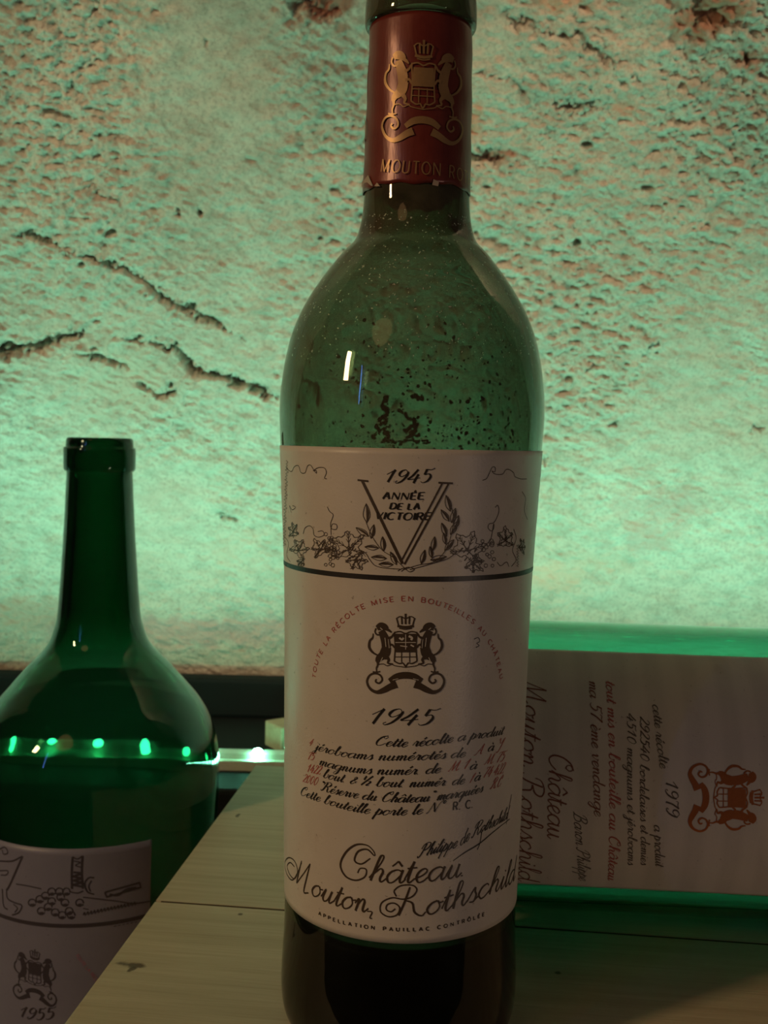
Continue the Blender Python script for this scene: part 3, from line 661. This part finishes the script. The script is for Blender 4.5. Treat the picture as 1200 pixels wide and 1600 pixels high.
def vine_leaf(cx, cy, Rr, rot, seed=0, sq=1.0):
    r_ = random.Random(seed); pts = []
    lob = [(0, 1), (28, .62), (52, .92), (82, .5), (112, .8), (150, .42), (180, .28), (210, .42), (248, .8), (278, .5), (308, .92), (332, .62)]
    for a, f in lob:
        t_ = math.radians(a + rot); f *= r_.uniform(.85, 1.15); pts.append((cx + sq * Rr * f * math.cos(t_), cy - Rr * f * math.sin(t_)))
    pts.append(pts[0]); jag = []
    for i in range(len(pts) - 1):
        a, b = np.array(pts[i]), np.array(pts[i + 1]); d = b - a; nn = np.array([-d[1], d[0]]); jag += [tuple(a), tuple(a + d * .35 + nn * .10), tuple(a + d * .6 - nn * .06)]
    jag.append(pts[-1]); ib.px([q(*p) for p in jag], 1.2, curve=False)
    for a in (0, 52, 112, 248, 308):
        t_ = math.radians(a + rot); e = (cx + sq * Rr * .8 * math.cos(t_), cy - Rr * .8 * math.sin(t_)); ib.px([q(cx, cy), q(*e)], [2.0, .8])
        for m_ in (.3, .5, .65):
            for dd in (28, -28):
                t2 = math.radians(a + rot + dd); b0 = (cx + sq * Rr * m_ * math.cos(t_), cy - Rr * m_ * math.sin(t_)); b1 = (b0[0] + sq * Rr * .24 * math.cos(t2), b0[1] - Rr * .24 * math.sin(t2)); ib.px([q(*b0), q(*b1)], .8)
    for k in range(int(Rr / 6)):
        a = r_.uniform(0, 6.28); f = r_.uniform(.05, .45); x = cx + sq * Rr * f * math.cos(a); y = cy + Rr * f * math.sin(a); ib.px([q(x - 5 * sq, y + 6), q(x + 5 * sq, y - 6)], 1.5)
vine_leaf(345, 485, 88, 95, 1); vine_leaf(372, 530, 52, -60, 11); vine_leaf(225, 488, 50, 120, 2); vine_leaf(130, 492, 58, 60, 3, .8); vine_leaf(108, 412, 46, 100, 4, .6)
vine_leaf(845, 492, 86, 70, 5); vine_leaf(870, 545, 48, -40, 15); vine_leaf(1005, 450, 60, 90, 6, .75); vine_leaf(1075, 480, 45, 60, 7, .4); vine_leaf(140, 540, 30, -80, 8, .7)
r_ = random.Random(5)
for (gx, gy, nn_) in ((262, 470, 14), (285, 505, 8), (930, 475, 9), (942, 530, 5), (265, 530, 4), (250, 440, 6)):
    for k in range(nn_):
        x = gx + r_.uniform(-22, 22); y = gy + r_.uniform(-26, 26); R_ = r_.uniform(6, 9); ib.px([q(x + R_ * math.cos(a), y + R_ * math.sin(a)) for a in np.linspace(.5, 6.6, 7)], 1.1)
for P in ([(252, 305), (262, 325), (277, 340), (266, 375), (270, 398), (290, 400), (292, 382), (275, 378), (268, 395), (268, 425)],
          [(78, 140), (100, 155), (112, 135), (130, 130), (140, 158), (158, 160), (168, 132), (182, 128), (196, 150), (206, 162), (205, 150), (192, 152), (215, 138), (240, 140), (248, 160), (240, 182), (250, 186)],
          [(908, 192), (925, 185), (938, 160), (950, 136), (962, 138), (960, 156), (948, 152), (960, 165), (992, 166), (1006, 148), (1020, 146), (1040, 160), (1045, 176), (1070, 186), (1095, 186)],
          [(962, 308), (972, 298), (978, 320), (970, 348), (956, 372), (936, 378), (932, 395), (945, 408), (956, 396), (955, 378), (944, 440), (930, 460)],
          [(150, 420), (158, 395), (178, 386), (192, 400), (196, 425), (215, 434), (238, 425), (232, 408), (212, 410)], [(385, 492), (412, 500), (432, 530), (455, 555), (500, 566), (560, 570)],
          [(600, 572), (640, 562), (700, 545), (762, 525), (800, 498)], [(105, 300), (118, 306), (104, 318), (92, 300), (100, 330)], [(1040, 400), (1050, 440), (1035, 490), (1050, 530), (1030, 560)], [(970, 540), (985, 556), (1010, 540), (1020, 560)],
          [(1075, 240), (1090, 270), (1085, 320), (1098, 360)], [(70, 430), (88, 460), (80, 510), (96, 540)], [(550, 578), (575, 566), (600, 582), (620, 570), (590, 562), (565, 580)]):
    ib.px([q(*p) for p in P], 1.15)
for k in range(26):         # small upright signature near the left edge
    y = 470 - k * 14; x = 68 + k * .5; ib.px([q(x - 4 + 3 * math.sin(k * 2.1), y), q(x + 6 + 3 * math.cos(k * 1.7), y - 5), q(x - 3, y - 12)], .9)
for k in range(8): y = 560 - k * 12; ib.px([q(1060, y), q(1052, y - 5), q(1062, y - 9)], .8)
# lower field
q4 = lambda x, y: (420 + x * .3667, 900 + y * .3667); q5 = lambda x, y: (420 + x * .35, 1120 + y * .35)
TL = [(202, 436), (212, 372), (248, 294), (300, 220), (376, 154), (470, 118), (580, 106), (690, 118), (788, 152), (862, 200), (922, 268), (960, 345), (984, 446)]
ir.text('TOUTE LA RÉCOLTE MISE EN BOUTEILLES AU CHÂTEAU', [q4(*p) for p in TL], 7.6, SANS, slant=0, thin=1.2, thick=1.5, sp=.22)
icr = Ink(SM, .00030)
crest(icr, lambda x, y: q4(583 + x, 160 + y), .3667, ip)
ik.text('1945', [q4(418, 630), q4(560, 634), q4(696, 634)], 12.5, SCR, slant=.55, thin=1.1, thick=4.2)
ik.px([q4(872, 268), q4(890, 262), q4(896, 278), q4(884, 286), q4(894, 296), q4(880, 304)], 1.2)
def line(ink, txt, P, xh=7.6, **k):
    kk = dict(slant=.62, thin=.8, thick=2.7); kk.update(k); ink.text(txt, [q5(*p) for p in P], xh, SCR, **kk)
line(ik, 'Cette récolte a produit', [(468, 124), (610, 133), (760, 120), (900, 100), (1040, 78)])
line(ik, 'jéroboams numérotés de', [(208, 145), (340, 178), (480, 192), (640, 193), (770, 186), (872, 178)])
line(ir, 'A', [(915, 172), (950, 165)], thick=1.8); line(ik, 'à', [(972, 155), (998, 150)]); line(ir, 'Y', [(1008, 145), (1040, 138)], thick=1.8); line(ir, '4', [(182, 125), (194, 130)], thick=1.3, xh=6)
line(ik, 'magnums numér. de', [(225, 212), (345, 242), (490, 256), (640, 256), (762, 248)])
line(ir, 'M 1', [(800, 242), (885, 232)], thick=1.8); line(ik, 'à', [(892, 236), (922, 232)]); line(ir, 'M 75', [(960, 212), (1045, 196)], thick=1.8); line(ir, '75', [(175, 188), (205, 194)], thick=1.6, xh=6)
line(ik, 'bout. & ½ bout. numér. de', [(242, 268), (330, 291), (450, 306), (600, 313), (740, 308), (868, 298)])
line(ir, '1', [(890, 296), (900, 295)], thick=1.6); line(ik, 'à', [(912, 288), (938, 282)]); line(ir, '74 422', [(950, 272), (1042, 250)], thick=1.7); line(ir, '1422', [(172, 245), (232, 256)], thick=1.8, xh=6.5)
line(ik, '"Réserve du Château" marquées', [(228, 324), (350, 355), (500, 376), (640, 380), (780, 368), (950, 334)])
line(ir, 'R.C.', [(985, 322), (1035, 308)], thick=1.7); line(ir, '2000', [(155, 288), (218, 306)], thick=1.8, xh=6.5)
line(ik, 'Cette bouteille porte le Nº', [(142, 345), (250, 385), (400, 425), (560, 438), (680, 432), (775, 418)])
ik.text('R. C.', [q5(822, 415), q5(870, 410), q5(915, 402)], 12, SANS, slant=0, thin=1.8, thick=2.4)
line(ik, 'Philippe de Rothschild', [(664, 628), (740, 608), (850, 575), (900, 542), (960, 508), (1058, 455)], xh=9, slant=.75, thin=1.1, thick=1.7)
ik.px([q5(820, 642), q5(870, 606), q5(935, 566), q5(1000, 512), q5(1072, 455)], [1.0, 1.8, 2.2, 1.6, 1.0]); ik.px([q5(1080, 345), q5(1070, 400), q5(1056, 480)], 1.2); ik.px([q5(950, 500), q5(940, 560), q5(928, 592)], 1.5)
# large name
ib = Ink(SM, .00030)
BIG = dict(slant=.30, thin=2.2, thick=3.6)
ib.px([q5(468, 632), q5(440, 655), q5(400, 650), q5(378, 620), q5(400, 590), q5(450, 590), q5(482, 622), q5(468, 655)][:0] or [q5(455, 630), q5(415, 655), q5(385, 640), q5(400, 600), q5(440, 590), q5(472, 618), q5(470, 600), q5(440, 572), q5(390, 570), q5(345, 605), q5(322, 660), q5(345, 710), q5(390, 728), q5(430, 712), q5(436, 680), q5(410, 675), q5(398, 695)],
      [2, 2.4, 2.8, 3, 2.4, 1.8, 1.6, 2, 3, 3.4, 3.4, 3, 2.6, 2.4, 2.2, 2, 2])
ib.text('hâteau.', [q5(445, 728), q5(560, 740), q5(660, 737), q5(760, 727), q5(880, 706)], 20, SCR, **BIG)
ib.px([q5(150, 662), q5(120, 700), q5(98, 718), q5(80, 690), q5(82, 650), q5(96, 630), q5(104, 650)][:0] or [q5(118, 668), q5(100, 650), q5(86, 665), q5(96, 700), q5(118, 722), q5(132, 690), q5(120, 645), q5(94, 628), q5(76, 650), q5(84, 700), q5(108, 728), q5(130, 700), q5(150, 650)], 2.0)
ib.px([q5(150, 642), q5(136, 700), q5(128, 742)], [2, 3.2, 3]); ib.px([q5(128, 742), q5(165, 690), q5(188, 655)], 2); ib.px([q5(188, 655), q5(172, 720), q5(160, 780), q5(180, 785)], [2, 3.2, 3, 2])
ib.text('outon', [q5(190, 790), q5(260, 825), q5(330, 850), q5(400, 866), q5(440, 870)], 19, SCR, **BIG)
ib.px([q5(440, 866), q5(462, 870), q5(452, 895), q5(462, 898)], 2)
ib.px([q5(560, 842), q5(540, 862), q5(518, 850), q5(530, 828), q5(566, 826), q5(585, 850), q5(570, 880), q5(530, 888), q5(498, 862), q5(502, 820), q5(545, 800), q5(600, 800)][:0] or [q5(565, 855), q5(545, 868), q5(525, 858), q5(530, 836), q5(560, 830), q5(584, 850), q5(572, 882), q5(534, 890), q5(500, 868), q5(505, 828), q5(550, 806), q5(600, 812), q5(640, 800), q5(660, 770), q5(640, 750), q5(590, 752), q5(560, 775), q5(570, 800)], 2.2)
ib.px([q5(630, 758), q5(608, 820), q5(580, 885)], [2.6, 3.6, 3]); ib.px([q5(610, 818), q5(640, 830), q5(650, 870), q5(680, 886), q5(700, 868)], [2, 3, 3.2, 2.4, 2])
ib.text('othschild', [q5(695, 882), q5(760, 872), q5(850, 846), q5(930, 816), q5(1000, 784), q5(1092, 728)], 18.5, SCR, **BIG)
ib.text('APPELLATION PAUILLAC CONTRÔLÉE', [q5(226, 882), q5(290, 910), q5(380, 934), q5(500, 950), q5(620, 955), q5(750, 946), q5(860, 920), q5(962, 885)], 5.2, SANS, slant=0, thin=1.3, thick=1.9, sp=.5)
ik.build('black_print', M['ink_black'], label); icr.build('crest', M['ink_brown'], label); ibv.build('vine_emblem', M['ink_brown'], label, kind='stuff'); ib.build('name_lettering', M['ink_brown'], label, kind='stuff'); ir.build('red_print', M['ink_red'], label)
ip.build('crest_highlight', M['paper_main'], label)
# sediment inside, dust outside
V = []; Fc = []
def fleck(r, th, z, s1, s2, rot, flat=.00010):
    b = len(V); n_ = 6; cr_, sr_ = math.cos(rot), math.sin(rot)
    ring_ = []
    for k in range(n_):
        a = 2 * math.pi * k / n_; j = random.uniform(.7, 1.25); x = s1 * math.cos(a) * j; y = s2 * math.sin(a) * j; ring_.append((x * cr_ - y * sr_, x * sr_ + y * cr_))
    for (x, y) in ring_: t_ = th + x / max(r, .005); zz = z + y; rr2 = r + (SM.rad(zz) - SM.rad(z)); V.append((rr2 * math.sin(t_), -rr2 * math.cos(t_), zz))
    rc = r - flat; V.append((rc * math.sin(th), -rc * math.cos(th), z))
    for k in range(n_): Fc.append((b + k, b + (k + 1) % n_, b + n_))
for k in range(460):
    z = .172 + .034 * random.random() ** 1.7; th = math.pi + random.gauss(-.15, .75) if random.random() < .55 else random.gauss(.25, .55)
    s_ = random.choice((.0002, .0003, .0004, .00055)) * random.uniform(.7, 1.2); fleck(SM.rad(z) - .00305, th, z, s_, s_ * random.uniform(.5, 1.6), random.random() * 3)
for (t0, z0, dt, dz, n_) in ((.30, .1895, .012, -.00040, 34), (.22, .186, -.010, -.0004, 26), (.05, .181, .02, -.0003, 16), (.34, .183, .014, -.0005, 14), (.02, .1885, .02, .0001, 10)):
    th, z = math.pi + t0 - .12, z0          # strands of dried lees on the far side
    for k in range(n_):
        th += dt * random.gauss(.3, 1.6); z += dz * random.uniform(.2, 1.8); fleck(SM.rad(z) - .00305, th, z, random.uniform(.0005, .0010), random.uniform(.0004, .0010), random.random() * 3)
for k in range(26):
    z = .1745 + .001 * random.random(); th = math.pi + random.uniform(-.2, .25); fleck(SM.rad(z) - .00305, th, z, .0009, .0004, 0)
mesh('sediment', V, Fc, M['sediment'], main, smooth=False, kind='stuff', label='dark flecks of dried sediment inside the glass')
V = []; Fc = []
for k in range(520):
    z = random.uniform(.196, .238); th = random.uniform(-1.2, 1.2); s_ = random.uniform(.00008, .00020); fleck(SM.rad(z) + .00006, th, z, s_, s_ * random.uniform(.6, 2.5), random.random() * 3, -.00004)
mesh('dust', V, Fc, M['dust'], main, smooth=False, kind='stuff', label='pale dust specks on the shoulder')

# ---- the squat magnum on the left
P_LEFT = [(.0430, .0000), (.0490, .0012), (.0530, .0060), (.0545, .0140), (.0550, .0500), (.0556, .1000), (.0565, .1400), (.0574, .1650), (.0580, .1800), (.0581, .1880), (.0578, .1960), (.0568, .2040), (.0550, .2110), (.0525, .2170),
          (.0478, .2245), (.0424, .2310), (.0335, .2415), (.0272, .2480), (.0230, .2540), (.0208, .2605), (.0194, .2670), (.0179, .2860), (.0164, .3105), (.0155, .3300), (.0153, .3350), (.0154, .3353),
          (.0164, .3362), (.0167, .3380), (.0167, .3460), (.0161, .3468), (.0157, .3475), (.0154, .3505), (.0146, .3515)]
LX, LY = -.1432, .190
magnum = empty('wine_bottle', (LX, LY, FLOOR + .0001), label='squat dark emerald uncorked bottle standing beside the crate on the left', cat='bottle')
pl = smooth_prof(P_LEFT); zz_ = [p[1] for p in pl]; pl = [p for i, p in enumerate(pl) if i == 0 or p[1] > max(zz_[:i]) + 1e-6]
full = [(.0001, .030), (.016, .027), (.030, .014), (.0385, .002)] + pl + inner(pl, lambda z: .0032 + .0022 * min(1, max(0, (z - .235) / .03)), 0, .03, .032)
mesh('glass_body', *lathe(full, 160), M['glass_left'], magnum)
SL = Surf(pl, Matrix.Translation((LX, LY, FLOOR + .0001)), .057)
lt = SL.uv(100, 1326)[1]; le = SL.uv(236, 1340)[0]
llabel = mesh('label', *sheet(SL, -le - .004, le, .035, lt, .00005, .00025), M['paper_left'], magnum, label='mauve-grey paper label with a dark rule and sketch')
il = Ink(SL, .00035); q6 = lambda x, y: (x * .2167, 1280 + y * .2167)
vr = SL.uv(90, 1446)[1]; il.ribbon_uv([(u, vr) for u in np.linspace(-le - .004, le, 60)], [.0018] * 60)
# a loose still-life sketch: goblet, grapes, slim jar, short strokes
for P, w_ in (([(0, 300), (90, 300), (165, 265)], 2.2), ([(165, 265), (120, 370), (70, 480), (50, 510)], 3.0), ([(0, 215), (40, 200), (60, 240), (30, 250), (20, 220)], 1.8), ([(0, 370), (60, 370), (50, 400), (10, 400)], 1.6),
              ([(50, 510), (60, 570), (110, 600), (160, 620), (140, 670), (90, 690)], 2.2), ([(20, 500), (30, 620), (60, 650)], 2.0), ([(100, 610), (130, 640), (110, 670)], 1.8), ([(120, 465), (200, 478), (300, 500)], 1.8),
              ([(525, 270), (518, 380), (520, 500)], 3), ([(595, 262), (590, 380), (598, 500)], 3), ([(525, 270), (560, 285), (595, 262)], 2), ([(535, 300), (580, 310), (545, 330), (585, 345)], 1.8),
              ([(530, 380), (590, 390), (530, 410), (590, 425), (532, 440), (590, 455), (532, 470), (595, 485)], 3.2), ([(500, 520), (560, 530), (600, 515)], 2),
              ([(680, 420), (640, 420), (612, 460), (630, 520), (680, 540)], 2.2), ([(660, 440), (640, 480), (652, 520)], 1.8), ([(755, 525), (1005, 455)], 2.6), ([(765, 560), (1010, 490)], 2.6), ([(755, 525), (770, 560)], 2.2), ([(1005, 455), (1015, 495)], 2), ([(790, 540), (850, 545), (910, 505), (980, 490)], 3),
              ([(600, 560), (700, 572), (850, 590), (960, 605), (1080, 590)], 1.8), ([(600, 640), (640, 650)], 1.4)):
    il.px([q6(*p) for p in P], w_)
for (x, y) in [(235, 600), (290, 575), (330, 550), (375, 520), (300, 660), (375, 590), (440, 560), (470, 600), (400, 670), (450, 690), (575, 600), (500, 660), (350, 630), (430, 520), (480, 520), (515, 690)]:
    il.px([q6(x + 28 * math.cos(a), y + 26 * math.sin(a)) for a in np.linspace(.4, 6.4, 7)], 1.8); il.px([q6(x - 14, y + 16), q6(x + 14, y + 12)], 3)
for k in range(16): x = 600 + k * 24; y = 690 - k * 5; il.px([q6(x, y), q6(x + 10, y - 22), q6(x + 16, y + 4)], 1.4)
for k in range(6): x = 820 + k * 30; il.px([q6(x, 772 - k * 6), q6(x + 18, 766 - k * 6)], 1.0)
crest(il, lambda x, y: (55 + x * .205 + .0 * y, 1483 + y * .245 + .05 * x), .22)
il.text('1955', [(30, 1588), (58, 1593), (86, 1591)], 8, SCR, slant=.35, thin=1.2, thick=3.2)
il.build('grey_print', M['ink_blur'], llabel)
ipk = Ink(SL, .00036)
ipk.text('TOUTE LA RECOLTE', [(118, 1492), (132, 1510), (146, 1528), (156, 1548)][:4], 4, SANS, slant=0, thin=.7, thick=.9); ipk.build('pink_print', plain('pink_ink', (.42, .17, .25), .6), llabel)

# ---- the lying bottle on the crate
RR = .0535
P_RIGHT = [(.040, 0), (.0465, .001), (.0515, .005), (RR, .012), (RR, .10), (RR, .21), (.0526, .222), (.0495, .233), (.0430, .246), (.0340, .259), (.0250, .270), (.0200, .280), (.0180, .295), (.0165, .320), (.0158, .345), (.0160, .346), (.0170, .347), (.0170, .356), (.0160, .359), (.0150, .360)]
ry = math.radians(-4.0)
XB = np.array([.018, .0905, RR + .0001])
X_ = np.array([math.cos(ry), math.sin(ry), 0]); lx = np.array([0, 0, -1.0]); lyv = np.cross(X_, lx)
RM = Matrix(((lx[0], lyv[0], X_[0], XB[0]), (lx[1], lyv[1], X_[1], XB[1]), (lx[2], lyv[2], X_[2], XB[2]), (0, 0, 0, 1)))
lying = empty('wine_bottle', (0, 0, 0), label='large bright green glass bottle lying on its side on the crate', cat='bottle')
lying.matrix_world = RM
pr = smooth_prof(P_RIGHT); zz_ = [p[1] for p in pr]; pr = [p for i, p in enumerate(pr) if i == 0 or p[1] > max(zz_[:i]) + 1e-6]
full = [(.0001, .030), (.014, .027), (.027, .014), (.036, .002)] + pr + inner(pr, lambda z: .0036, 0, .03, .032)
mesh('glass_body', *lathe(full, 160), M['glass_right'], lying)
SR = Surf(pr, RM, RR)
ua = SR.uv(1000, 1021)[0]; ub = SR.uv(1000, 1389)[0]
rlabel = mesh('label', *sheet(SR, ua, ub, .012, .205, .00005, .00025), M['paper_right'], lying, label='cream label with faint bands and a copper crest')
ird = Ink(SR, .00035); irk = Ink(SR, .00035); irr = Ink(SR, .00035); irc = Ink(SR, .00035)
q8 = lambda x, y: (800 + x * .4, 960 + y * .4)
crest(irc, lambda x, y: q8(985 - y * .87, 715 + x * .80), .33)
K8 = dict(slant=.35, thin=.8, thick=2.0)
irk.text('1979', [q8(598, 645), q8(600, 715), q8(604, 790)], 9, SCR, slant=.2, thin=.9, thick=2.6)
irk.text('cette récolte', [q8(548, 352), q8(562, 480), q8(578, 600)], 7, SCR, **K8); irk.text('a produit', [q8(554, 820), q8(560, 980)], 7, SCR, **K8)
irk.text('292540 bordelaises et demies', [q8(500, 400), q8(500, 700), q8(503, 975)], 6.5, SCR, **K8); irk.text('4510 magnums et jéroboams', [q8(448, 385), q8(450, 680), q8(452, 975)], 6.5, SCR, **K8)
irr.text('tout mis en bouteille au Château', [q8(366, 260), q8(378, 500), q8(380, 800), q8(374, 1035)], 8, SCR, slant=.35, thin=.9, thick=2.4)
ird.text('ma 57 ème vendange', [q8(300, 260), q8(312, 520), q8(322, 785)], 8.5, SCR, slant=.35, thin=.9, thick=2.2)
irk.text('Baron Philippe', [q8(240, 770), q8(250, 900), q8(262, 1035)], 9, SCR, slant=.5, thin=.8, thick=1.4)
ird.text('Château', [q8(146, 535), q8(142, 700), q8(138, 872)], 17, SCR, slant=.2, thin=1.5, thick=2.4)
ird.text('Mouton Rothschild', [q8(52, 260), q8(34, 640), q8(24, 1035)], 17, SCR, slant=.2, thin=1.5, thick=2.4)
irk.build('black_print', plain('faded_ink', (.10, .075, .055), .5), rlabel); irr.build('red_print', M['ink_red'], rlabel); ird.build('rust_print', M['ink_rust'], rlabel); irc.build('copper_crest', M['copper'], rlabel)
